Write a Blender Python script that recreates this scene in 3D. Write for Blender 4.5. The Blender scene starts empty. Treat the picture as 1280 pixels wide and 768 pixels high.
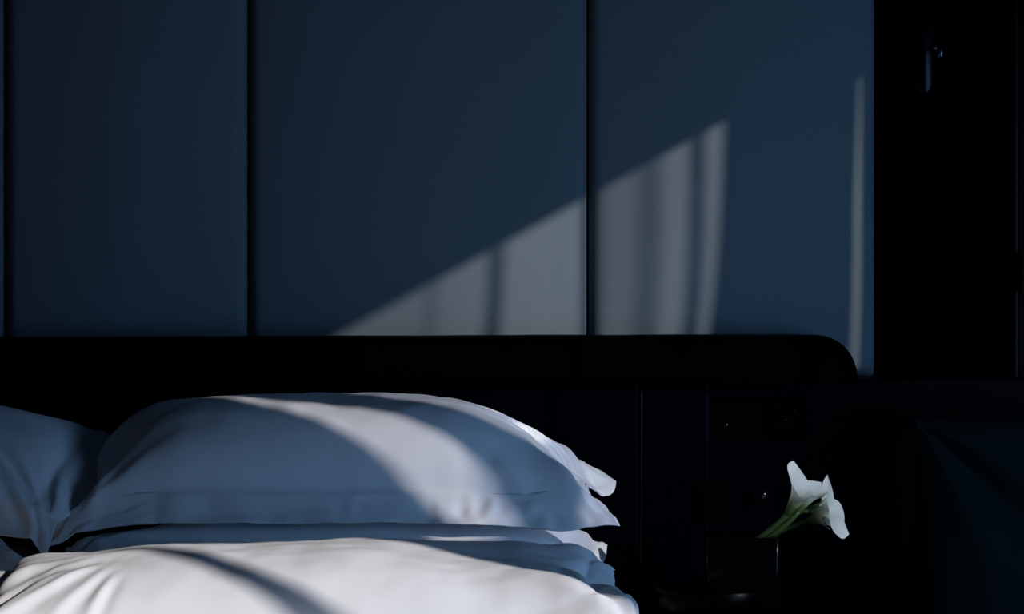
import bpy, bmesh, math, random
import numpy as np
from mathutils import Vector, Matrix, noise

C = bpy.context.scene.collection
scn = bpy.context.scene

# ------------------------------------------------------------------ camera
F = 2957.0          # focal length in pixels of a 1280 px wide frame
ZC = 1.10           # eye height
YC = -4.0           # camera stands 4 m in front of the wall
def P(px, row, y):
    d = y - YC
    return Vector(((px - 640) * d / F, y, ZC - (row - 384) * d / F))
cam = bpy.data.cameras.new('camera')
cam.sensor_width = 36.0
cam.lens = 36.0 * F / 1280.0
co = bpy.data.objects.new('camera', cam)
C.objects.link(co)
co.location = (0, YC, ZC)
co.rotation_euler = (math.pi / 2, 0, 0)
cam.dof.use_dof = False
scn.camera = co
scn.view_settings.view_transform = 'Standard'
scn.view_settings.look = 'None'

# ------------------------------------------------------------------ materials
def lin(c):
    return tuple(((v / 255) / 12.92 if v / 255 <= 0.04045 else ((v / 255 + 0.055) / 1.055) ** 2.4) for v in c) + (1,)

def mat(name, col, rough=0.6, spec=0.5, metal=0.0, bump=None, var=0.0, varscale=3.0, sheen=0.0, coat=0.0):
    """bump = (kind, scale, strength, distance)"""
    m = bpy.data.materials.new(name)
    m.use_nodes = True
    nt = m.node_tree
    b = nt.nodes['Principled BSDF']
    b.inputs['Base Color'].default_value = tuple(col) + (1,)
    b.inputs['Roughness'].default_value = rough
    b.inputs['Specular IOR Level'].default_value = spec
    b.inputs['Metallic'].default_value = metal
    b.inputs['Sheen Weight'].default_value = sheen
    b.inputs['Coat Weight'].default_value = coat
    tc = nt.nodes.new('ShaderNodeTexCoord')
    if var:
        n = nt.nodes.new('ShaderNodeTexNoise')
        n.inputs['Scale'].default_value = varscale
        n.inputs['Detail'].default_value = 5
        nt.links.new(tc.outputs['Object'], n.inputs['Vector'])
        mx = nt.nodes.new('ShaderNodeMix')
        mx.data_type = 'RGBA'
        mx.inputs[6].default_value = tuple(c * (1 - var) for c in col) + (1,)
        mx.inputs[7].default_value = tuple(min(1, c * (1 + var)) for c in col) + (1,)
        nt.links.new(n.outputs['Fac'], mx.inputs[0])
        nt.links.new(mx.outputs[2], b.inputs['Base Color'])
    if bump:
        kind, sc, st, dist = bump
        bp = nt.nodes.new('ShaderNodeBump')
        bp.inputs['Strength'].default_value = st
        bp.inputs['Distance'].default_value = dist
        if kind == 'weave':
            w1 = nt.nodes.new('ShaderNodeTexWave'); w1.bands_direction = 'X'
            w2 = nt.nodes.new('ShaderNodeTexWave'); w2.bands_direction = 'Z'
            for w in (w1, w2):
                w.inputs['Scale'].default_value = sc
                w.inputs['Distortion'].default_value = 1.2
                nt.links.new(tc.outputs['Object'], w.inputs['Vector'])
            ad = nt.nodes.new('ShaderNodeMath'); ad.operation = 'ADD'
            nt.links.new(w1.outputs['Fac'], ad.inputs[0]); nt.links.new(w2.outputs['Fac'], ad.inputs[1])
            nt.links.new(ad.outputs[0], bp.inputs['Height'])
        else:
            n = nt.nodes.new('ShaderNodeTexNoise')
            n.inputs['Scale'].default_value = sc
            n.inputs['Detail'].default_value = 4
            nt.links.new(tc.outputs['Object'], n.inputs['Vector'])
            nt.links.new(n.outputs['Fac'], bp.inputs['Height'])
        nt.links.new(bp.outputs['Normal'], b.inputs['Normal'])
    return m

M_linen   = mat('white_cotton', (0.77, 0.80, 0.85), 0.85, 0.15, bump=('noise', 22, 0.10, 0.004), sheen=0.0)
M_sheet   = mat('white_sheet', (0.78, 0.78, 0.80), 0.9, 0.1, bump=('noise', 20, 0.2, 0.004))
M_panel   = mat('slate_blue_fabric', (0.130, 0.165, 0.188), 0.95, 0.08, bump=('weave', 160, 0.12, 0.001), var=0.06, varscale=5)
M_leather = mat('black_leather', (0.0001, 0.0002, 0.0009), 0.5, 0.012, bump=('noise', 160, 0.10, 0.001))
M_lacquer = mat('black_lacquer', (0.0001, 0.0003, 0.0022), 0.36, 0.022)
M_black   = mat('black_wall_paint', (0.0003, 0.0003, 0.0004), 0.9, 0.0, var=0.2)
M_wood    = mat('ebony_wood', (0.0003, 0.0003, 0.0005), 0.6, 0.02, var=0.3, varscale=8)
M_gloss  = mat('glossy_black', (0.0003, 0.0006, 0.002), 0.28, 0.12)
M_plate   = mat('black_glass_plate', (0.0003, 0.0003, 0.0004), 0.30, 0.03)
M_metal   = mat('dark_metal', (0.06, 0.075, 0.10), 0.28, 0.5, metal=1.0)
M_steel   = mat('polished_steel', (0.35, 0.38, 0.42), 0.2, 0.5, metal=1.0)
M_vase    = mat('black_glazed_ceramic', (0.0008, 0.001, 0.0016), 0.16, 0.06)
M_velvet  = mat('dark_teal_velvet', (0.003, 0.013, 0.0135), 0.85, 0.04, bump=('noise', 60, 0.15, 0.002), sheen=0.0)
M_floor   = mat('dark_carpet', (0.006, 0.007, 0.009), 0.95, 0.05, bump=('noise', 200, 0.4, 0.003), var=0.3, varscale=20)
M_ceiling = mat('grey_ceiling_paint', (0.03, 0.035, 0.045), 0.9, 0.1, var=0.05)
M_rwall   = mat('dark_wall_paint', (0.02, 0.025, 0.035), 0.9, 0.1, var=0.05)
M_frame   = mat('dark_window_frame', (0.02, 0.02, 0.025), 0.5, 0.3)
M_blocker = mat('grey_blocker_cloth', (0.05, 0.06, 0.08), 0.95, 0.05, bump=('weave', 120, 0.1, 0.001))

def attr_mat(name, stops, attr, rough, trans, spec=0.3):
    m = bpy.data.materials.new(name); m.use_nodes = True
    nt = m.node_tree; b = nt.nodes['Principled BSDF']
    at = nt.nodes.new('ShaderNodeAttribute'); at.attribute_name = attr
    rp = nt.nodes.new('ShaderNodeValToRGB')
    els = rp.color_ramp.elements
    els[0].position, els[0].color = stops[0][0], stops[0][1] + (1,)
    els[1].position, els[1].color = stops[-1][0], stops[-1][1] + (1,)
    for p, c in stops[1:-1]:
        e = els.new(p); e.color = c + (1,)
    nt.links.new(at.outputs['Fac'], rp.inputs['Fac'])
    nt.links.new(rp.outputs['Color'], b.inputs['Base Color'])
    b.inputs['Roughness'].default_value = rough
    b.inputs['Specular IOR Level'].default_value = spec
    if trans:
        out = nt.nodes['Material Output']
        tr = nt.nodes.new('ShaderNodeBsdfTranslucent')
        mx = nt.nodes.new('ShaderNodeMixShader'); mx.inputs[0].default_value = trans
        nt.links.new(rp.outputs['Color'], tr.inputs['Color'])
        nt.links.new(b.outputs[0], mx.inputs[1]); nt.links.new(tr.outputs[0], mx.inputs[2])
        nt.links.new(mx.outputs[0], out.inputs['Surface'])
    return m
M_spathe = attr_mat('calla_spathe', [(0.0, (0.04, 0.08, 0.016)), (0.26, (0.12, 0.18, 0.05)), (0.44, (0.42, 0.46, 0.30)), (0.62, (0.66, 0.70, 0.64)), (1.0, (0.78, 0.82, 0.80))], 'along', 0.5, 0.36)
M_stem   = attr_mat('calla_stem', [(0.0, (0.05, 0.09, 0.022)), (1.0, (0.04, 0.075, 0.02))], 'along', 0.4, 0.0)
M_spadix = mat('yellow_spadix', (0.55, 0.42, 0.08), 0.7, 0.2, bump=('noise', 300, 0.4, 0.001))

# ------------------------------------------------------------------ object helpers
def link(name, me, m=None, parent=None, smooth=True):
    o = bpy.data.objects.new(name, me)
    C.objects.link(o)
    if m: me.materials.append(m)
    if smooth:
        for p in me.polygons: p.use_smooth = True
    if parent: o.parent = parent
    return o
def from_bm(name, bm, m=None, parent=None, smooth=False):
    me = bpy.data.meshes.new(name)
    bmesh.ops.recalc_face_normals(bm, faces=bm.faces)
    bm.to_mesh(me); bm.free()
    return link(name, me, m, parent, smooth)
def tag(o, label, cat, group=None):
    o['label'] = label; o['category'] = cat
    if group: o['group'] = group
    return o
def struct(o):
    o['kind'] = 'structure'; return o
def empty(name, loc=(0, 0, 0)):
    o = bpy.data.objects.new(name, None); C.objects.link(o); o.location = loc; o.empty_display_size = 0.05
    return o
def add_box(bm, x0, x1, y0, y1, z0, z1, bev=0.0, seg=3):
    r = bmesh.ops.create_cube(bm, size=1.0)
    vs = r['verts']
    for v in vs:
        v.co = Vector((x0 + (v.co.x + .5) * (x1 - x0), y0 + (v.co.y + .5) * (y1 - y0), z0 + (v.co.z + .5) * (z1 - z0)))
    if bev:
        es = list({e for v in vs for e in v.link_edges})
        bmesh.ops.bevel(bm, geom=es, offset=bev, segments=seg, profile=0.5, affect='EDGES')
def weigh(o):
    w_ = o.modifiers.new('weighted_normals', 'WEIGHTED_NORMAL'); w_.weight = 100
def box(name, dims, m, parent=None, bev=0.0, seg=3):
    bm = bmesh.new(); add_box(bm, *dims, bev=bev, seg=seg)
    o = from_bm(name, bm, m, parent, smooth=bev > 0)
    if bev: weigh(o)
    if parent is not None: o.matrix_parent_inverse = Matrix.Translation(-parent.location)
    return o
def put(o, parent):
    o.parent = parent
    o.matrix_parent_inverse = Matrix.Translation(-parent.location)
    return o
def grid_mesh(name, rows, m=None, parent=None, close_u=False, attr=None):
    """rows: list of equal-length point lists"""
    nr, nc = len(rows), len(rows[0])
    vs = [tuple(p) for r in rows for p in r]
    fs = []
    for j in range(nr - 1):
        for i in range(nc if close_u else nc - 1):
            i2 = (i + 1) % nc
            fs.append((j * nc + i, j * nc + i2, (j + 1) * nc + i2, (j + 1) * nc + i))
    me = bpy.data.meshes.new(name)
    me.from_pydata(vs, [], fs)
    if attr:
        a = me.attributes.new(attr[0], 'FLOAT', 'POINT')
        a.data.foreach_set('value', attr[1])
    me.update()
    return link(name, me, m, parent)
def tube(name, pts, rads, m, parent=None, n=14, attr=False, caps=True):
    pts = [Vector(p) for p in pts]
    rows = []; al = []
    up = Vector((0.3, 1, 0.2)).normalized()
    for k, p in enumerate(pts):
        t = (pts[min(k + 1, len(pts) - 1)] - pts[max(k - 1, 0)]).normalized()
        a = t.cross(up).normalized(); b = t.cross(a).normalized()
        r = rads[k] if isinstance(rads, (list, tuple)) else rads
        rows.append([p + (a * math.cos(q) + b * math.sin(q)) * r for q in [2 * math.pi * i / n for i in range(n)]])
        al += [k / (len(pts) - 1)] * n
    if caps:
        rows = [[pts[0]] * n] + rows + [[pts[-1]] * n]
        al = [0.0] * n + al + [1.0] * n
    o = grid_mesh(name, rows, m, parent, True, ('along', al) if attr else None)
    if parent is not None: o.matrix_parent_inverse = Matrix.Translation(-parent.location)
    return o
def lathe(name, prof, center, m, parent=None, n=64, axis='Z'):
    rows = []
    for r, h in prof:
        ring = []
        for i in range(n):
            q = 2 * math.pi * i / n
            if axis == 'Z': p = Vector((r * math.cos(q), r * math.sin(q), h))
            elif axis == 'Y': p = Vector((r * math.cos(q), h, r * math.sin(q)))
            else: p = Vector((h, r * math.cos(q), r * math.sin(q)))
            ring.append(Vector(center) + p)
        rows.append(ring)
    o = grid_mesh(name, rows, m, parent, True)
    if parent is not None: o.matrix_parent_inverse = Matrix.Translation(-parent.location)
    return o
def bez(p0, p1, p2, p3, n):
    out = []
    for i in range(n + 1):
        t = i / n; s = 1 - t
        out.append(Vector(p0) * s**3 + Vector(p1) * 3*s*s*t + Vector(p2) * 3*s*t*t + Vector(p3) * t**3)
    return out

# ------------------------------------------------------------------ setting
XR = 1.90                                        # right wall with the window
struct(box('floor', (-2.6, XR + .12, -4.6, 0.12, -0.05, 0.0), M_floor))
struct(box('ceiling', (-2.6, XR + .12, -4.6, 0.12, 2.75, 2.85), M_ceiling))
struct(box('wall_left', (-2.6, -2.48, -4.6, 0.03, 0, 2.75), M_rwall))
struct(box('wall_back', (-2.6, XR + .12, 0.03, 0.12, 0, 2.75), M_black))

# ------------------------------------------------------------------ upholstered wall panels
def upholstered(name, x0, x1, z0, z1, label):
    """softly padded panel: flat face that rolls back over its edges"""
    nx, nz = 90, 130
    th = 0.055; r = 0.022
    def axis(n):
        # denser near the ends
        s = np.linspace(-1, 1, n)
        return np.sign(s) * (1 - (1 - np.abs(s)) ** 1.8)
    us, vs = axis(nx), axis(nz)
    w, h = (x1 - x0) / 2, (z1 - z0) / 2
    cx, cz = (x0 + x1) / 2, (z0 + z1) / 2
    rows = []
    for v in vs:
        row = []
        for u in us:
            dx = (1 - abs(u)) * w; dz = (1 - abs(v)) * h
            def roll(d):
                if d >= r: return 0.0
                q = (r - d) / r
                return r * (1 - math.sqrt(max(0, 1 - q * q)))
            puff = 0.030 * (1 - math.exp(-dx / 0.13)) * (1 - math.exp(-dz / 0.10))
            y = 0.03 - th + 0.024 - puff + min(roll(dx) + roll(dz), th)
            row.append((cx + u * w, y, cz + v * h))
        rows.append(row)
    # back skirt
    o = grid_mesh(name, rows, M_panel)
    bm = bmesh.new(); bm.from_mesh(o.data)
    be = [e for e in bm.edges if e.is_boundary]
    ex = bmesh.ops.extrude_edge_only(bm, edges=be)
    for g in ex['geom']:
        if isinstance(g, bmesh.types.BMVert): g.co.y = 0.029
    bmesh.ops.recalc_face_normals(bm, faces=bm.faces)
    bm.to_mesh(o.data); bm.free()
    for p in o.data.polygons: p.use_smooth = True
    tag(o, label, 'wall panel', 'upholstered wall panels')
    return o
YP = -0.020
def wx(px): return P(px, 0, YP).x
zb = P(0, 474, -0.10).z + 0.0008
for a, b, lab in ((-430, 0.5, 'slate blue upholstered wall panel cut by the left edge of the photo'),
                  (2.5, 307, 'darkest slate blue upholstered wall panel above the left pillow'),
                  (309, 734.5, 'wide slate blue upholstered wall panel above the middle pillow, partly in sunlight'),
                  (736.5, 1097, 'slate blue upholstered wall panel beside the black wall, with striped sunlight')):
    upholstered('upholstered_panel', wx(a), wx(b), zb, 2.74, lab)

# ------------------------------------------------------------------ headboard
hb = empty('headboard', (0, 0.0, 0))
tag(hb, 'long black leather headboard with rounded bolster top, behind the pillows', 'headboard')
YH = -0.10                                        # front face of the lower panels
zt = P(0, 474, YH).z
xj = P(801.5, 0, YH).x
lp = box('lower_panel', (-1.75, xj - 0.0022, YH, 0.029, 0.02, zt), M_lacquer, hb, bev=0.008, seg=4)
tube('edge_highlight', [(xj, YH - .001, 0.05), (xj, YH - .001, zt - .016), (xj, YH + .0005, zt - .012)], 0.0026, M_gloss, hb, 16)  # added glossy strip that carries the highlight along the joint
# right panel has a niche for the switches
def panel_with_niche():
    bm = bmesh.new()
    x0, x1 = xj + 0.0022, 1.45
    n0, n1 = P(888, 0, YH), P(1006, 0, YH)
    nz1, nz0 = P(0, 497, YH).z, P(0, 550, YH).z
    add_box(bm, x0, n0.x, YH, 0.029, 0.02, zt, bev=0.008, seg=4)
    add_box(bm, n1.x, x1, YH, 0.029, 0.02, zt, bev=0.004)
    add_box(bm, n0.x - .012, n1.x + .012, YH + 0.0005, 0.028, nz1, zt - .0005, bev=0.003)
    add_box(bm, n0.x - .012, n1.x + .012, YH + 0.0005, 0.028, 0.02, nz0, bev=0.003)
    o = from_bm('side_panel', bm, M_lacquer, hb, True)
    weigh(o)
    return o
sp = panel_with_niche()
n0, n1 = P(888, 497, YH), P(1006, 550, YH)
pl = box('switch_panel', (n0.x, n1.x, YH + 0.018, YH + 0.03, n1.z, n0.z), M_plate, hb)
for (px, r) in ((907, 532), (981, 525), (992, 514)):
    c = P(px, r, YH + .018)
    k = lathe('button', [(0.0, -0.006), (0.0035, -0.006), (0.0045, -0.004), (0.0045, 0.0)], c, M_gloss, None, 20, 'Y')
    k.parent = pl
# socket knob behind the flowers and toggles left of it
c = P(949, 621, YH)
kn = lathe('dimmer_knob', [(0.0, -0.022), (0.010, -0.022), (0.0125, -0.019), (0.0135, -0.004), (0.016, -0.002), (0.016, 0.0)], c, M_vase, hb, 40, 'Y')
tp = box('toggle_plate', (P(868, 0, YH).x, P(912, 0, YH).x, YH - 0.004, YH, P(0, 655, YH).z, P(0, 603, YH).z), M_plate, hb, bev=.0015)
for r in (614, 627, 643):
    a = P(873, r, YH); b = P(887, r, YH)
    t = box('toggle', (a.x, b.x, YH - 0.009, YH - 0.004, a.z - .0035, a.z + .0035), M_lacquer, None, bev=.0012)
    t.parent = tp
# bolster: padded roll with a rounded right end
def bolster():
    yb = -0.0385; yf = -0.135
    x_end = P(1071, 0, -0.08).x
    z0 = P(0, 474, -0.08).z
    ztop = lambda x: P(0, 421.0 - 3.0 * min(1, max(0, (x + .85) / 1.1)), -0.055).z
    R = 0.075
    xs = list(np.linspace(-1.75, x_end - R, 60)) + [x_end - R + R * math.sin(q) for q in np.linspace(0, math.pi / 2, 28)[1:]]
    rows = []
    n = 36
    for x in xs:
        zt_ = ztop(x)
        H = zt_ - z0
        k = 1.0
        if x > x_end - R:
            q = (x - (x_end - R)) / R
            k = (max(0.0, 1 - q ** 2.2)) ** 0.5
        zt2 = z0 + H * max(k, 0.001)
        yy = -0.05 + (yf + 0.05) * (0.45 + 0.55 * k)
        ring = []
        for i in range(n + 1):
            q = i / n
            ang = math.pi * q
            cy = math.cos(ang); sy = math.sin(ang)
            ey = math.copysign(abs(cy) ** 0.62, cy); ez = abs(sy) ** 0.62
            ymid = (yb + yy) / 2; yr = (yb - yy) / 2
            puff = 0.0012 * noise.noise((x * 9, q * 4, 3.1))
            ring.append((x, ymid - yr * ey, z0 + (zt2 - z0) * ez + puff))
        rows.append(ring)
    o = grid_mesh('bolster', rows, M_leather, hb, False)
    return o
bolster()

# ------------------------------------------------------------------ bed
zm = ZC - 0.50
bd = empty('bed_base', (-0.6, -1.05, 0)); tag(bd, 'black upholstered bed base under the white mattress', 'bed')
box('side_rail', (-1.46, 0.24, -2.12, -0.105, 0.10, 0.36), M_leather, bd, bev=0.02)
for lx in (-1.36, 0.14):
    for ly in (-2.0, -0.22):
        lathe('leg', [(0.0, 0.0), (0.022, 0.0), (0.028, 0.1), (0.0, 0.1)], (lx, ly, 0), M_wood, bd, 20)
mt = box('mattress', (-1.44, 0.215, -2.1, -0.11, 0.36, zm), M_sheet, None, bev=0.05, seg=5)
tag(mt, 'white sheeted mattress under the stacked white pillows', 'mattress')

# ------------------------------------------------------------------ pillows
DEBUG = False
def fbm(x, y, z, o=3):
    s, a = 0.0, 1.0
    for k in range(o):
        s += a * noise.noise((x, y, z)); x *= 2.03; y *= 2.03; z += 7.7; a *= 0.5
    return s
def pillow(name, cx, cy, zmid, a, b, T, Tb, flange=0.052, droop=(65, 25, 15), pinch=(0.030, 0.030, 0.018), seed=0, rotz=0.0,
           folds=1.0, marks=(), nx=230, ny=150, p=2.6, q=0.55, label='', group=None, sigma=0.12, wr=1.0, marks2=(), creases=()):
    """oxford pillow: two puffed faces sewn along a flat flange that hangs over the edges.
    marks: (u, v, px, row) landmarks that the upper face is eased onto."""
    def spread(n, f):
        s = np.linspace(-1, 1, n)
        return s
    us, vs = spread(nx, 0), spread(ny, 0)
    fu, fv = flange / a, flange / b
    ca_l, ca_r, cb = pinch
    dfr, dsd, dbk = [math.radians(d) for d in droop]
    rz = math.radians(rotz)
    def surf(u, v, side):
        ub = max(-(1 - fu), min(1 - fu, u)); vb = max(-(1 - fv), min(1 - fv, v))
        eu, ev = (u - ub) * a, (v - vb) * b
        s = abs(ub) / (1 - fu); t = abs(vb) / (1 - fv)
        x = ub * a - math.copysign(1, ub) * (ca_r if ub > 0 else ca_l) * (1 - abs(v)) ** 0.85 * s ** 2
        y = vb * b - math.copysign(1, vb) * cb * (1 - abs(u) ** 2) * t ** 2
        h = (max(0, 1 - s ** p) * max(0, 1 - t ** p)) ** q
        h *= 1 + 0.05 * fbm(u * 2.2 + seed, v * 2.0, seed * 1.7)
        z = (T if side > 0 else -Tb) * h
        # flange
        dside = dfr if ev < 0 else dbk
        wob = 0.14 * fbm(u * 6 + seed, v * 5, 9 + seed)
        e = max(abs(eu), abs(ev))
        pu = 0.0011 * wr * math.sin(u * a * 46 + 2.2 * fbm(u * 4, seed, 2)) * (abs(ev) / flange if abs(ev) > 0 else 0)
        pu += 0.0011 * wr * math.sin(v * b * 52 + 2.2 * fbm(v * 4, seed, 5)) * (abs(eu) / flange if abs(eu) > 0 else 0)
        x += eu * math.cos(dsd + wob)
        y += ev * math.cos(dside + wob) - pu
        z -= abs(eu) * math.sin(dsd + wob) + abs(ev) * math.sin(dside + wob)
        if e > 0: z += side * 0.0022 * (1 - e / flange * 0.75) + pu * 0.4
        # stitched seam groove
        if side > 0:
            ds = min((1 - fu - abs(ub)) * a if abs(ev) == 0 else 9, (1 - fv - abs(vb)) * b if abs(eu) == 0 else 9)
            if e == 0:
                # gathers running in from the seam
                g = math.exp(-ds / 0.03)
                along = u * a if (1 - fv - abs(vb)) * b < (1 - fu - abs(ub)) * a else v * b
                z += wr * 0.0022 * g * math.sin(along * 75 + 3 * fbm(along * 6, seed, 1)) * (0.35 + abs(fbm(along * 5, seed, 8)))
            # folds that radiate from the corners
            for su in (-1, 1):
                for sv in (-1, 1):
                    dx = (su - u) * a; dy = (sv - v) * b
                    rr = math.hypot(dx, dy)
                    an = math.atan2(abs(dy) + 1e-6, abs(dx) + 1e-6)
                    am = math.exp(-((rr - 0.13) / 0.085) ** 2)
                    z += folds * 0.0052 * am * math.sin(an * 9.5 + 2.4 * fbm(an * 2, seed + su, sv) + seed) * (0.6 + 0.5 * fbm(an * 3, seed * 2 + sv, su))
            z += wr * 0.0035 * fbm(u * 3.4 + seed * 3, v * 2.6, 4.2) * min(1, h * 2)
        xr = x * math.cos(rz) - y * math.sin(rz); yr = x * math.sin(rz) + y * math.cos(rz)
        return Vector((cx + xr, cy + yr, zmid + z))
    top = [[surf(u, v, 1) for u in us] for v in vs]
    bot = [[surf(u, v, -1) for u in us] for v in vs]
    A = np.array([[tuple(p_) for p_ in r] for r in top]); B = np.array([[tuple(p_) for p_ in r] for r in bot])
    gu, gv = np.meshgrid(us * a, vs * b)
    def ease(A, B, mk, sg):
        """move the faces smoothly so that the landmarks reach their places"""
        ii = [(int(round((m_[1] + 1) / 2 * (ny - 1))), int(round((m_[0] + 1) / 2 * (nx - 1)))) for m_ in mk]
        src = np.array([A[q_] for q_ in ii])
        uv = np.array([(us[q_[1]] * a, vs[q_[0]] * b) for q_ in ii])
        proj = [(640 + s_[0] * F / (s_[1] - YC), 384 + (ZC - s_[2]) * F / (s_[1] - YC)) for s_ in src]
        if DEBUG:
            for m_, q_ in zip(mk, proj): print('MARK', label[:20], m_, [round(float(v_)) for v_ in q_])
        tgt = np.array([tuple(P(m_[2] if m_[2] is not None else q_[0], m_[3] if m_[3] is not None else q_[1], s_[1])) for m_, s_, q_ in zip(mk, src, proj)])
        K = np.exp(-((uv[:, None] - uv[None]) ** 2).sum(-1) / (2 * sg ** 2)) + 0.02 * np.eye(len(uv))
        W = np.linalg.solve(K, tgt - src)
        G = np.exp(-((gu[..., None] - uv[:, 0]) ** 2 + (gv[..., None] - uv[:, 1]) ** 2) / (2 * sg ** 2)) @ W
        edge = np.maximum(np.abs(gu) / a, np.abs(gv) / b)[..., None]
        return A + G, B + G * np.clip((edge - 0.55) / 0.35, 0, 1)      # the lower face follows at the rim
    if marks: A, B = ease(A, B, marks, sigma)
    if marks2: A, B = ease(A, B, marks2, 0.045)
    for line, wd, amp in creases:
        # a raised fold along a line on the upper face, with a shallow valley beside it
        best = np.full(gu.shape, 9.0); sgn = np.zeros(gu.shape); tt = np.zeros(gu.shape)
        n_ = len(line) - 1
        for k in range(n_):
            p0 = np.array((line[k][0] * a, line[k][1] * b)); p1 = np.array((line[k + 1][0] * a, line[k + 1][1] * b))
            d = p1 - p0; L2 = max(1e-9, d @ d)
            f = np.clip(((gu - p0[0]) * d[0] + (gv - p0[1]) * d[1]) / L2, 0, 1)
            dx = gu - p0[0] - f * d[0]; dy = gv - p0[1] - f * d[1]
            r_ = np.hypot(dx, dy); m_ = r_ < best
            best = np.where(m_, r_, best); tt = np.where(m_, (k + f) / n_, tt)
            sgn = np.where(m_, np.sign(d[0] * dy - d[1] * dx), sgn)
        taper = np.sin(np.pi * np.clip(tt, 0.02, 0.98)) ** 0.7
        sd = best * sgn / wd
        prof = np.exp(-sd ** 2) - 0.7 * np.exp(-((sd + 1.7) / 1.1) ** 2)
        A[..., 2] += amp * taper * prof
        A[..., 1] -= 0.6 * amp * taper * prof
    verts = np.concatenate([A.reshape(-1, 3), B.reshape(-1, 3)])
    N = nx * ny
    fs = []
    for j in range(ny - 1):
        for i in range(nx - 1):
            k = j * nx + i
            fs.append((k, k + 1, k + nx + 1, k + nx))
            fs.append((N + k, N + k + nx, N + k + nx + 1, N + k + 1))
    rim = [i for i in range(nx)] + [j * nx + nx - 1 for j in range(1, ny)] + [(ny - 1) * nx + i for i in range(nx - 2, -1, -1)] + [j * nx for j in range(ny - 2, 0, -1)]
    for k in range(len(rim)):
        a_, b_ = rim[k], rim[(k + 1) % len(rim)]
        fs.append((a_, N + a_, N + b_, b_))
    me = bpy.data.meshes.new(name)
    me.from_pydata([tuple(v) for v in verts], [], fs)
    me.update()
    o = link(name, me, M_linen)
    tag(o, label, 'pillow', group)
    return o
GP = 'white oxford pillows piled on the bed'
pA = pillow('pillow', -0.252, -0.365, ZC - 0.262, 0.420, 0.245, 0.135, 0.045, seed=1.3, group=GP, pinch=(0.0, 0.050, 0.016), sigma=0.10,
       marks=[(-1, -1, 60, 685), (-1, -.79, 64, 652), (-1, -.4, 77, 625), (-.75, -1, 130, 658), (-.5, -1, 220, 653), (0, -1, 418, 653), (.5, -1, 590, 657), (.8, -1, 700, 660), (1, -1, 775, 657),
              (-.5, -.79, None, 607), (0, -.79, None, 609), (.5, -.79, None, 611), (-.8, -.79, None, 618), (.8, -.79, None, 618),
              (-.9, 0, 112, 585), (-.8, .25, 172, 524), (-.6, .25, None, 500), (-.45, .25, None, 494), (-.3, .25, None, 493), (0, .25, None, 492), (.3, .25, None, 496), (.6, .25, None, 515), (.75, .25, None, 538), (.86, .25, None, 562),
              (-1, 0, 86, 612), (-1, 1, 168, 560), (1, 0, 728, 612), (1, 1, 771, 600)],
       marks2=[(1, 1, 770, 601), (1, .82, 767, 616), (1, .6, 744, 613), (1, .2, 728, 610), (.9, .92, 737, 584), (.8, .8, 705, 572), (.75, .55, 690, 552), (1, -1, 775, 657), (1, -.8, 757, 634), (1, -.5, 735, 612), (.86, -.82, 722, 612), (.86, -1, 728, 660), (.5, -1, 592, 655), (.66, -1, 655, 658), (.3, -1, 520, 654)],
       creases=[([(.249, -.07), (.424, -.2), (.598, -.28), (.72, -.2), (.80, .05)], .008, .0042), ([(.38, .07), (.58, .05), (.755, .08), (.85, .25), (.92, .45)], .006, .0048),
                ([(.48, .2), (.66, .25), (.80, .33), (.9, .5)], .006, .0044), ([(.50, .32), (.68, .40), (.82, .50), (.93, .7)], .006, .0038), ([(.537, -.72), (.607, -.75), (.677, -.785)], .007, .0045),
                ([(.467, -.80), (.493, -.97)], .008, .0018), ([(.548, -.80), (.553, -.97)], .009, .0022), ([(.668, -.79), (.686, -.95)], .008, .0014), ([(.36, -.80), (.38, -.97)], .008, .0010),
                ([(-.86, -.40), (-.845, -.785), (-.83, -.93)], .014, .0050), ([(-.60, -.78), (-.5, -.97)], .012, .0022), ([(-.40, -.80), (-.36, -.97)], .012, .0014), ([(.05, -.8), (.06, -.97)], .010, .0016),
                ([(-.80, -.79), (0, -.788), (.80, -.79)], .005, -.0016)],
       label='topmost white oxford pillow of the middle stack, crossed by a curved band of sunlight')
pB = pillow('pillow', -0.240, -0.375, ZC - 0.405, 0.395, 0.235, 0.066, 0.085, seed=4.1, group=GP, droop=(30, 20, 12), sigma=0.10, pinch=(.03, .045, .012),
       marks=[(1, 1, 760, 681), (.8, .8, 715, 658), (1, 0, 730, 705), (-1, -1, 92, 704), (-.8, -.7, 140, 668), (-.62, -.7, None, 660), (-.4, -.7, None, 660), (0, -.7, None, 660), (.5, -.7, None, 662), (.75, -.6, None, 664)],
       marks2=[(1, 1, 759, 681), (1, .82, 757, 699), (.85, .95, 728, 666), (1, .5, 742, 700)],
       label='thin white pillow sandwiched under the sunlit banded pillow, mostly shaded')
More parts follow.
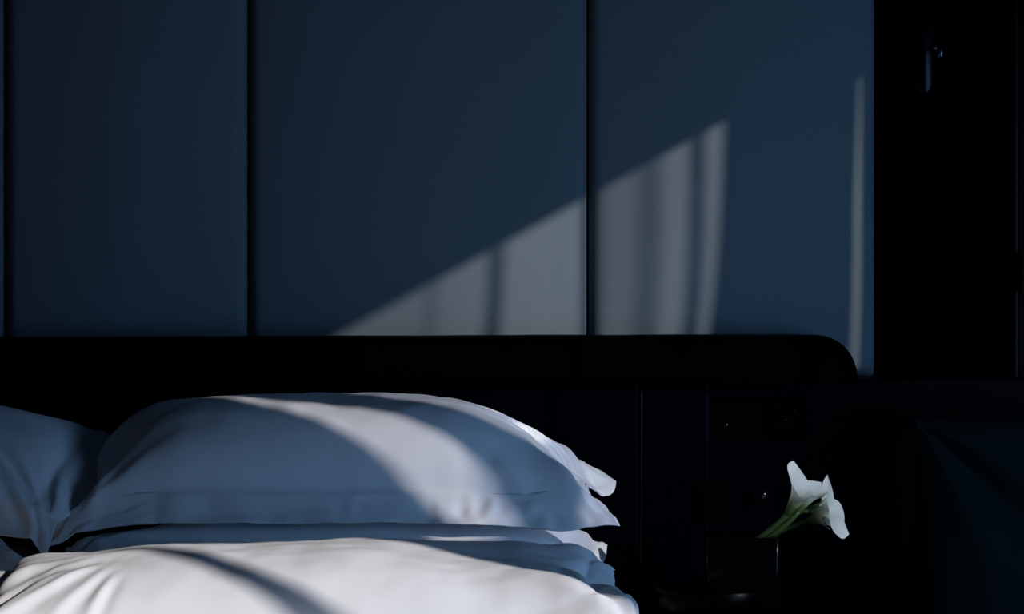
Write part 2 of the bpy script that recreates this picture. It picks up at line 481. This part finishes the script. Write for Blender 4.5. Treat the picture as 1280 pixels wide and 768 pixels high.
pC = pillow('pillow', -0.285, -0.840, ZC - 0.410, 0.450, 0.225, 0.092, 0.085, seed=7.7, group=GP, droop=(40, 22, 12), sigma=0.10, folds=1.6,
       marks=[(1, 1, 770, 711), (1, -.6, 790, 750), (.8, .8, 722, 682), (.9, .9, 745, 697), (.85, .4, 728, 690), (.7, .3, 680, 679), (.4, .3, None, 676), (0, .3, None, 677), (-.3, .3, None, 679), (-.5, .3, None, 684), (-.7, .3, None, 693), (-.9, .2, 8, 712)],
       marks2=[(.8, .8, 715, 692), (.7, .65, 672, 682), (.8, .55, 708, 684), (.9, .5, 742, 704), (1, .6, 768, 722), (1, 1, 769, 712), (.9, .95, 742, 700)],
       creases=[([(-.99, -.42), (-.80, -.23), (-.5, -.17)], .014, .0036), ([(-.97, -.60), (-.755, -.356), (-.58, -.27)], .009, .0028), ([(-.88, -.80), (-.69, -.557), (-.58, -.36)], .008, .0030),
                ([(-.74, -.90), (-.60, -.6), (-.54, -.42)], .008, .0026), ([(-.62, -.92), (-.55, -.68), (-.52, -.50)], .008, .0030), ([(-.2, .1), (.1, -.2), (.3, -.55)], .03, .0022), ([(.6, -.1), (.82, -.3), (.97, -.58)], .014, .0040)],
       label='brightly sunlit white pillow lowest and nearest, at the bottom of the photo')
pD = pillow('pillow', -1.045, -0.385, ZC - 0.268, 0.405, 0.240, 0.125, 0.045, seed=9.2, group=GP, droop=(60, 40, 12), sigma=0.10, rotz=-4, pinch=(.03, .01, .016), folds=1.3,
       marks=[(1, -1, 57, 697), (.9, -1, 42, 683), (.8, -1, 22, 669), (.5, -1, None, 667), (1, -.79, 72, 655), (1, -.4, 108, 622), (.45, .4, None, 500), (.6, .4, None, 507), (.75, .45, None, 519), (.88, .6, 120, 541), (1, 1, 172, 566), (1, .2, 150, 580), (.8, -.79, 15, 626)], p=2.2,
       creases=[([(.99, -.97), (.904, -.79), (.755, -.35)], .012, .0048), ([(.90, -.98), (.825, -.79), (.72, -.45)], .012, .0040), ([(.97, -.85), (.925, -.40), (.9, .1)], .014, .0050), ([(.80, -.97), (.74, -.79), (.66, -.6)], .012, .0045)],
       label='shaded white pillow at the left edge, on top of its stack')
pE = pillow('pillow', -1.075, -0.385, ZC - 0.405, 0.400, 0.235, 0.064, 0.085, seed=12.6, group=GP, droop=(30, 20, 12), sigma=.10,
       marks=[(.5, -.7, None, 672), (.75, -.7, None, 676), (.9, -.7, None, 690)],
       label='shaded white pillow at the left edge, below the top left pillow')

# ------------------------------------------------------------------ nightstand, tray, vase
zn = ZC - 0.464
ns = empty('nightstand', (0.66, -0.37, 0)); tag(ns, 'black lacquered nightstand beside the bed, under the vase', 'nightstand')
box('tabletop', (0.27, 0.555, -0.62, -0.105, zn - 0.03, zn), M_wood, ns, bev=0.004)
box('carcass', (0.285, 0.54, -0.60, -0.11, 0.12, zn - 0.03), M_wood, ns)
for k in range(2):
    z0 = 0.135 + k * 0.23
    dr = box('drawer', (0.29, 0.535, -0.615, -0.60, z0, z0 + 0.22), M_wood, ns, bev=.003)
    h = box('handle', (0.36, 0.465, -0.63, -0.615, z0 + 0.10, z0 + 0.112), M_metal, None, bev=.003); h.parent = dr
for lx in (0.305, 0.52):
    for ly in (-0.58, -0.13):
        box('leg', (lx - .02, lx + .02, ly - .02, ly + .02, 0, 0.12), M_wood, ns)
tx, ty = P(893, 0, -0.37).x, -0.37
tr = lathe('round_tray', [(0.0, 0.004), (0.078, 0.004), (0.083, 0.008), (0.0880, 0.034), (0.0895, 0.0355), (0.0912, 0.034), (0.086, 0.004), (0.080, 0.0), (0.0, 0.0)],
           (tx, ty, zn), M_plate, None, 96)
tag(tr, 'round black glossy tray under the square black vase', 'tray')
def vase():
    yv = -0.37
    x0, x1 = P(884, 0, yv - .055).x, P(974.5, 0, yv - .055).x
    w = (x1 - x0) / 2; cx = (x0 + x1) / 2
    z0 = zn + 0.0045; z1 = P(0, 673, yv - .055).z
    bm = bmesh.new()
    def ring(half, z, r):
        pts = []
        for sx, sy, a0 in ((1, 1, 0), (-1, 1, 90), (-1, -1, 180), (1, -1, 270)):
            for k in range(5):
                q = math.radians(a0 + 90 * k / 4)
                pts.append(bm.verts.new((cx + sx * (half - r) + r * math.cos(q), yv + sy * (half - r) + r * math.sin(q), z)))
        return pts
    rings = [ring(w - .004, z0, .004), ring(w, z0 + .004, .005), ring(w, z1 - .0015, .005), ring(w - .0015, z1, .004), ring(w - .006, z1, .003), ring(w - .0072, z1 - .0015, .003), ring(w - .0072, z0 + .008, .003)]
    for a, b in zip(rings, rings[1:]):
        for i in range(20):
            bm.faces.new((a[i], a[(i + 1) % 20], b[(i + 1) % 20], b[i]))
    bm.faces.new(rings[0][::-1]); bm.faces.new(rings[-1])
    o = from_bm('vase', bm, M_vase, None, True)
    for p in o.data.polygons: p.use_smooth = len(p.vertices) == 4
    mod = o.modifiers.new('edge', 'EDGE_SPLIT'); mod.split_angle = math.radians(50)
    tag(o, 'square black glazed vase holding white calla lilies', 'vase')
    return cx, yv, z0, z1, w
VX, VY, VZ0, VZ1, VW = vase()

# ------------------------------------------------------------------ calla lilies
def lily(base, axis, tipdir, L, R, label, foot, bend, flare=1.0, tipcurl=0.25, open_=0.35, ripple=0.06, seed=0.0, minlen=0.55, spadix=True):
    """base: throat foot; axis: trumpet direction; tipdir: side on which the long pointed lip grows"""
    base = Vector(base); A = Vector(axis).normalized()
    U = Vector(tipdir); U = (U - A * U.dot(A)).normalized(); V = A.cross(U)
    root = empty('calla_lily', foot)
    tag(root, label, 'flower', 'calla lilies in the black vase')
    nt_, nth = 44, 72
    rows, al = [], []
    for j in range(nt_ + 1):
        t = j / nt_
        row = []
        for i in range(nth + 1):
            f = i / nth
            th = (f * 2 - 1) * (math.pi + 0.30)
            c = 0.5 + 0.5 * math.cos(max(-math.pi, min(math.pi, th)))   # 1 at the lip, 0 at the overlap
            ln = minlen + (1 - minlen) * c ** 1.3
            # pointed tip
            ln += 0.20 * math.exp(-abs(th) / 0.45)
            s = t * ln
            r = 0.0042 + (R - 0.0042) * (0.42 * s ** 0.9 + 0.58 * s ** 2.6) * (0.72 + 0.28 * c)
            fl = max(0, t - 0.55) / 0.45
            r += flare * R * 0.55 * fl ** 2.0 * (open_ + (1 - open_) * c)
            r *= 1 + ripple * fl * math.sin(3 * th + seed) + 0.5 * ripple * fl * math.sin(5 * th + seed * 2)
            wrap = 0.0018 * (f - 0.5) * 2                       # one edge laps over the other
            back = tipcurl * L * fl ** 2.4 * (0.35 + 0.65 * c)   # rim rolls back
            p = base + A * (L * s - back * 0.55) + (U * math.cos(th) + V * math.sin(th)) * (r + wrap * (1 + t))
            row.append(p); al.append(min(1.0, s))
        rows.append(row)
    o = grid_mesh('spathe', rows, M_spathe, None, False, ('along', al))
    put(o, root)
    if spadix:
        pts = [base + A * (L * k) for k in np.linspace(0.12, 0.62, 10)]
        tube('spadix', pts, [0.0022, .0028, .003, .003, .003, .003, .0029, .0026, .002, .0008], M_spadix, root, 12)
    st = bez(foot, bend, base - A * 0.05, base + A * 0.004, 26)
    tube('stem', st, [0.0034 + 0.0010 * math.sin(k / 26 * math.pi / 2) for k in range(27)], M_stem, root, 14, True)
    return root
def foot(px, dy):
    return Vector((P(px, 0, VY + dy).x, VY + dy, VZ0 + 0.012))
lily(P(984, 642, -0.43), (0.62, -0.30, 1.0), (-0.45, 0.65, 0.45), 0.056, 0.026,
     'tallest white calla lily of the bunch, its pointed lip standing straight up', foot(896, -0.01), P(926, 668, -0.395), seed=0.4, flare=0.55, tipcurl=0.03, minlen=0.64, ripple=.10)
lily(P(996, 642, -0.40), (0.75, 0.0, 1.0), (0.40, 0.70, 0.1), 0.055, 0.023,
     'half-hidden white calla lily between the tallest one and the broad upright one', foot(905, 0.02), P(940, 668, -0.37), seed=1.7, flare=0.4, tipcurl=0.05, minlen=0.66, ripple=.10)
lily(P(1010, 652, -0.350), (1.0, -0.45, 0.40), (-0.30, 0.30, 1.0), 0.048, 0.031,
     'white calla lily at right with a broad lip turned upward', foot(915, 0.01), P(952, 664, -0.36), seed=2.9, flare=0.95, tipcurl=0.22, minlen=0.62, ripple=.16)
lily(P(1008, 639, -0.385), (1.0, -0.40, 0.12), (0.70, 0.0, -0.6), 0.054, 0.027,
     'lowest white calla lily, its open mouth facing right and drooping', foot(922, -0.02), P(956, 668, -0.385), seed=4.4, flare=1.05, tipcurl=0.22, minlen=0.74, ripple=.22, spadix=False)

# ------------------------------------------------------------------ armchair at the right
ch = empty('armchair', (1.02, -0.35, 0)); tag(ch, 'dark teal velvet armchair beside the nightstand, at the right edge', 'armchair')
def cushion_grid(name, x0, x1, z0, z1, yf, th, m, parent, crease=True):
    nx, nz = 110, 110
    rows = []
    for side in (1, -1):
        sub = []
        for j in range(nz + 1):
            v = j / nz * 2 - 1
            row = []
            for i in range(nx + 1):
                u = i / nx * 2 - 1
                x = (x0 + x1) / 2 + (x1 - x0) / 2 * u * (1 - 0.05 * (1 - v * v) * abs(u) ** 3)
                z = (z0 + z1) / 2 + (z1 - z0) / 2 * v
                h = ((1 - abs(u) ** 3.2) * (1 - abs(v) ** 3.2)) ** 0.5
                y = yf + th / 2 - side * th / 2 * h
                if crease and side > 0:
                    # creases pulled in from the upper left corner
                    dx = (u + 1) * (x1 - x0) / 2; dz = (1 - v) * (z1 - z0) / 2
                    rr = math.hypot(dx, dz); an = math.atan2(dz, dx + 1e-6)
                    y += 0.030 * math.exp(-((an - 0.80) / 0.16) ** 2) * math.exp(-((rr - 0.14) / 0.15) ** 2) - 0.012 * math.exp(-((an - 1.15) / 0.16) ** 2) * math.exp(-((rr - 0.2) / 0.2) ** 2) - 0.010 * math.exp(-((an - 0.42) / 0.16) ** 2) * math.exp(-((rr - 0.1) / 0.1) ** 2)
                    y += 0.004 * fbm(u * 2.2, v * 2.2, 5.5)
                row.append((x, y, z))
            sub.append(row)
        rows.append(sub)
    vs = [p for sub in rows for r in sub for p in r]
    N = (nx + 1) * (nz + 1); W = nx + 1
    fs = []
    for j in range(nz):
        for i in range(nx):
            k = j * W + i
            fs.append((k, k + 1, k + W + 1, k + W)); fs.append((N + k, N + k + W, N + k + W + 1, N + k + 1))
    me = bpy.data.meshes.new(name); me.from_pydata(vs, [], fs); me.update()
    bm = bmesh.new(); bm.from_mesh(me); bmesh.ops.remove_doubles(bm, verts=bm.verts, dist=1e-5); bmesh.ops.recalc_face_normals(bm, faces=bm.faces); bm.to_mesh(me); bm.free()
    o = link(name, me, m); put(o, parent); return o
cxl = P(1146, 0, -0.27).x
ctop = P(0, 525, -0.27).z
cushion_grid('back_cushion', cxl, cxl + 0.62, 0.44, ctop, -0.345, 0.15, M_velvet, ch)
box('back_frame', (cxl - 0.010, cxl + 0.63, -0.19, -0.108, 0.14, ctop - 0.012), M_velvet, ch, bev=0.03, seg=5)
cushion_grid('seat_cushion', cxl + .01, cxl + 0.61, 0.28, 0.45, -0.80, 0.44, M_velvet, ch, False)
for s in (0, 1):
    ax = cxl + 0.03 - 0.11 if s == 0 else cxl + 0.59
    box('arm', (ax + .05, ax + 0.13, -0.83, -0.36, 0.14, 0.53), M_velvet, ch, bev=0.035, seg=5)
box('seat_frame', (cxl, cxl + .62, -0.80, -0.20, 0.12, 0.28), M_velvet, ch, bev=0.02)
for lx in (cxl + .04, cxl + .58):
    for ly in (-0.75, -0.17):
        lathe('leg', [(0.0, 0.0), (0.012, 0.0), (0.02, 0.14), (0.0, 0.14)], (lx, ly, 0), M_wood, ch, 18)

# ------------------------------------------------------------------ wall lamp on the black wall
sc = P(1160, 62, -0.06)
wl = empty('wall_lamp', (sc.x, 0.03, sc.z)); tag(wl, 'slim black disc wall lamp with a small metal pivot on the black wall', 'wall lamp')
lathe('wall_plate', [(0.0, -0.014), (0.028, -0.014), (0.032, -0.010), (0.032, 0.0)], (sc.x - .012, 0.03, sc.z), M_lacquer, wl, 40, 'Y')
tube('arm', [(sc.x - .012, 0.018, sc.z), (sc.x - .008, 0.0, sc.z), (sc.x, -0.02, sc.z)], [0.006, .006, .006], M_lacquer, wl)
def disc():
    prof = [(0.0, -0.006), (0.066, -0.004), (0.073, -0.0015), (0.0745, 0.0), (0.073, 0.0025), (0.06, 0.012), (0.03, 0.018), (0.0, 0.019)]
    o = lathe('lamp_disc', prof, (0, 0, 0), M_gloss, None, 72, 'Y')
    o.parent = wl
    o.matrix_basis = Matrix.Translation(-wl.location) @ Matrix.Translation(Vector((sc.x, -0.03, sc.z))) @ Matrix.Diagonal((0.30, 1, 1, 1))
    return o
disc()
pv = lathe('pivot', [(0.0, -0.010), (0.006, -0.010), (0.0075, -0.008), (0.0075, 0.008), (0.006, 0.010), (0.0, 0.010)], (sc.x + 0.0235, -0.04, sc.z - .002), M_metal, wl, 24, 'Z')
lathe('pivot_screw', [(0.0, -0.004), (0.003, -0.004), (0.004, -0.002), (0.004, 0.004), (0, .004)], (sc.x + 0.014, -0.046, sc.z + .004), M_metal, wl, 16, 'Y')

# ------------------------------------------------------------------ door frame at the far right
dx0 = P(1273, 0, -0.05).x
d1 = struct(box('door_1', (dx0 + .004, dx0 + 0.8, -0.02, 0.03, 0.0, 2.3), M_lacquer, None, bev=0.004))
hz1, hz0 = P(0, 314, -0.05).z, P(0, 366, -0.05).z
dh = box('door_handle', (P(1277, 0, -.05).x, P(1277, 0, -.05).x + 0.02, -0.06, -0.02, hz0, hz1), M_metal, None, bev=.003); dh.parent = d1
struct(box('trim_1', (dx0 - 0.001, dx0 + .0035, -0.028, 0.03, 0.0, 2.36), M_gloss, None, bev=0.0012))

#WINDOW_BEGIN
# ------------------------------------------------------------------ window wall, added sun masks and light
SX, SY, SZ = -1.0, 0.87, -0.553                  # sun ray direction
y0w, y1w, z0w, z1w = -3.75, -0.9, 1.45, ZC + 0.114 + 0.553 * (XR + .12)
bm = bmesh.new()
add_box(bm, XR, XR + .12, -4.6, y0w, 0, 2.75)
add_box(bm, XR, XR + .12, y1w, 0.03, 0, 2.75)
add_box(bm, XR, XR + .12, y0w, y1w, z1w, 2.75)
add_box(bm, XR, XR + .12, y0w, y1w, 0, z0w)
struct(from_bm('wall_right', bm, M_rwall))
def shadow_drape(name, left, right, label):
    """added shadow mask, hung as cloth between two edges, each a list of (y, z) from top to bottom; shallow folds"""
    n = 40; m = 24
    def at(e, q):
        z0, z1 = e[0][1], e[-1][1]
        z = z0 + (z1 - z0) * q
        for (ya, za), (yb_, zb_) in zip(e, e[1:]):
            if za >= z >= zb_:
                f = (za - z) / max(1e-6, za - zb_); return ya + (yb_ - ya) * f, z
        return e[-1]
    rows = []
    for j in range(n + 1):
        (ya, za), (yb_, zb_) = at(left, j / n), at(right, j / n)
        row = []
        for i in range(m + 1):
            f = i / m
            off = 0.012 - 0.008 * math.sin(f * 19)          # depth of the fold in front of the wall
            row.append((XR - off, ya + (yb_ - ya) * f + 0.87 * off, za + (zb_ - za) * f - 0.553 * off))
        rows.append(row)
    o = grid_mesh(name, rows, M_blocker)
    return tag(o, label, 'blocker', 'added sun masks at the window')
ZT, ZB = z1w + 0.03, z0w - 0.03  # unseen cloths added below, shaped to cut the sun into shadow bands
shadow_drape('blocker', [(-3.02, ZT), (-2.985, 2.20), (-2.85, 2.075), (-2.64, 1.96), (-2.575, 1.88), (-2.56, 1.80), (-2.545, 1.70), (-2.53, ZB)],
      [(-2.437, ZT), (-2.431, 2.215), (-2.403, 2.169), (-2.378, 2.11), (-2.355, 2.054), (-2.336, 2.0), (-2.300, 1.9), (-2.28, 1.84), (-2.14, 1.79), (-2.12, ZB)],
      'dark curtain added to shade the pillows, at the side window')
shadow_drape('blocker', [(-2.42, ZT), (-2.40, 2.22), (-2.345, 2.173), (-2.306, 2.124), (-2.283, 2.073), (-2.258, 2.019), (-2.235, 1.965), (-2.222, 1.92), (-2.215, 1.86), (-2.18, ZB)],
      [(-2.24, ZT), (-2.20, 2.09), (-2.19, 2.05), (-2.165, 2.017), (-2.135, 1.965), (-2.10, 1.92), (-2.09, 1.86), (-2.14, 1.79), (-2.15, ZB)],
      'second dark curtain added to cut the sunlit band on the top pillow')
shadow_drape('blocker', [(-2.972, 2.13), (-2.958, 2.085), (-2.932, 2.01), (-2.893, 1.91), (-2.82, 1.75), (-2.75, ZB)],
      [(-2.960, 2.13), (-2.91, 2.06), (-2.882, 1.98), (-2.838, 1.89), (-2.77, 1.75), (-2.69, ZB)],
      'narrow dark curtain added for the thin shadow on the lowest pillow')
shadow_drape('blocker', [(-1.366, ZT), (-1.380, 1.93), (-1.385, ZB)], [(-1.149, ZT), (-1.151, 2.19), (-1.1575, 2.02), (-1.158, ZB)], 'dark curtain added to end the striped sunlight on the wall')
shadow_drape('blocker', [(-1.162, ZT), (-1.162, 2.215)], [(-1.10, ZT), (-1.10, 2.20)], 'short dark curtain added to cap the narrow sun stripe on the wall')
shadow_drape('blocker', [(-1.1475, ZT), (-1.1485, ZB)], [(-0.86, ZT), (-0.86, ZB)], 'dark curtain added to keep sun off the black wall')
def sheer():  # added unseen cloth; its density stripes shape the sun patch on the wall
    m = bpy.data.materials.new('striped_sun_filter'); m.use_nodes = True
    nt = m.node_tree; nt.nodes.remove(nt.nodes['Principled BSDF'])
    tc = nt.nodes.new('ShaderNodeTexCoord'); sx = nt.nodes.new('ShaderNodeSeparateXYZ')
    mr = nt.nodes.new('ShaderNodeMapRange'); mr.inputs[1].default_value = -2.0; mr.inputs[2].default_value = -1.3
    rp = nt.nodes.new('ShaderNodeValToRGB'); rp.color_ramp.interpolation = 'LINEAR'
    def q(px): return ((px - 640) * 3.98 / F - XR) * 0.87 + 0.0105
    st = [(400, .6), (526, .6), (537, .30), (550, .62), (603, .70), (613, .12), (628, .12), (640, .78), (705, .84), (716, .68), (724, .95), (735, .95),
          (742, .14), (758, .22), (771, .66), (797, .60), (810, .28), (824, .34), (833, .85), (856, .80), (864, .08), (876, .08), (885, .78), (902, .78), (914, .05)]
    rm = rp.color_ramp.elements
    for k, (px, v) in enumerate(st):
        pos = (q(px) + 2.0) / 0.7
        e = rm[k] if k < 2 else rm.new(pos)
        v = min(1.0, v * 1.3)
        e.position = pos; e.color = (v, v, v, 1)
    nt.links.new(tc.outputs['Object'], sx.inputs[0]); nt.links.new(sx.outputs[1], mr.inputs[0]); nt.links.new(mr.outputs[0], rp.inputs[0])
    tr = nt.nodes.new('ShaderNodeBsdfTransparent'); df = nt.nodes.new('ShaderNodeBsdfDiffuse'); df.inputs[0].default_value = (.08, .09, .12, 1)
    mx = nt.nodes.new('ShaderNodeMixShader')
    nt.links.new(rp.outputs[0], mx.inputs[0]); nt.links.new(df.outputs[0], mx.inputs[1]); nt.links.new(tr.outputs[0], mx.inputs[2])
    nt.links.new(mx.outputs[0], nt.nodes['Material Output'].inputs[0])
    rows = [[(XR - 0.035 + 0.003 * math.sin(y * 70), y, z) for y in np.linspace(-1.955, -1.33, 90)] for z in np.linspace(ZT, 1.895, 12)]
    o = grid_mesh('sun_filter', rows, m)
    tag(o, 'short sheer curtain added to stripe the sunlight on the wall', 'blocker')
sheer()
def sun_filter_mat(name, tint):  # material of added unseen sheets that dim and tint the sun
    m = bpy.data.materials.new(name); m.use_nodes = True
    nt = m.node_tree; nt.nodes.remove(nt.nodes['Principled BSDF'])
    tr = nt.nodes.new('ShaderNodeBsdfTransparent'); tr.inputs[0].default_value = tint + (1,)
    df = nt.nodes.new('ShaderNodeBsdfDiffuse'); df.inputs[0].default_value = (.08, .09, .12, 1)
    n = nt.nodes.new('ShaderNodeTexNoise'); n.inputs['Scale'].default_value = 9
    mr = nt.nodes.new('ShaderNodeMapRange'); mr.inputs[3].default_value = 0.02; mr.inputs[4].default_value = 0.10
    mx = nt.nodes.new('ShaderNodeMixShader')
    nt.links.new(n.outputs['Fac'], mr.inputs[0]); nt.links.new(mr.outputs[0], mx.inputs[0])
    nt.links.new(tr.outputs[0], mx.inputs[1]); nt.links.new(df.outputs[0], mx.inputs[2])
    nt.links.new(mx.outputs[0], nt.nodes['Material Output'].inputs[0])
    return m
def hang(y0, y1, z0, z1, m, label):
    rows = [[(XR - 0.035 + 0.003 * math.sin(y * 70), y, z) for y in np.linspace(y0, y1, 80)] for z in np.linspace(z1, z0, 12)]
    tag(grid_mesh('sun_filter', rows, m), label, 'blocker')
V1 = sun_filter_mat('pale_sun_filter', (0.66, 0.66, 0.68)); V2 = sun_filter_mat('blue_sun_filter', (0.38, 0.40, 0.45)); V3 = sun_filter_mat('grey_sun_filter', (0.52, 0.56, 0.60))
hang(-2.47, -2.222, 1.70, ZT, V1, 'pale sheer curtain added to dim the sun band on the top pillow')
hang(-2.22, -1.97, 1.70, ZT, V2, 'long blue sheer curtain added to dim the sun on the rear of the top pillow')
hang(-1.968, -1.70, 1.66, 1.893, V2, 'low blue sheer curtain added to dim the sun on the pillow corners')
hang(-1.80, -1.45, 1.42, 1.655, V3, 'lowest pale sheer curtain added to dim the sun on the lilies')
hang(-1.698, -1.45, 1.66, 1.893, V3, 'short pale sheer curtain added to soften the sun')
#WINDOW_END
sun = bpy.data.lights.new('sun', 'SUN'); sun.energy = 3.45; sun.angle = math.radians(0.48); sun.color = (1.0, 0.92, 0.87)
so = bpy.data.objects.new('sun', sun); C.objects.link(so)
so.rotation_euler = Vector((SX, SY, SZ)).to_track_quat('-Z', 'Y').to_euler()
ar = bpy.data.lights.new('soft_fill_light', 'AREA'); ar.shape = 'RECTANGLE'; ar.size = 1.2; ar.size_y = 1.1; ar.energy = 8.3; ar.color = (0.29, 0.57, 1.0); ar.spread = math.radians(104)  # added fill lamp for soft blue ambient, standing below the window opening
ao = bpy.data.objects.new('soft_fill_light', ar); C.objects.link(ao)
ao.location = (XR - 0.12, -1.75, 1.0); ao.rotation_euler = (Vector((0.45, -0.30, 0.95)) - ao.location).to_track_quat('-Z', 'Y').to_euler()
w = bpy.data.worlds.new('world'); scn.world = w; w.use_nodes = True
bg = w.node_tree.nodes['Background']; bg.inputs['Color'].default_value = (0.22, 0.48, 1.0, 1); bg.inputs['Strength'].default_value = 0.020
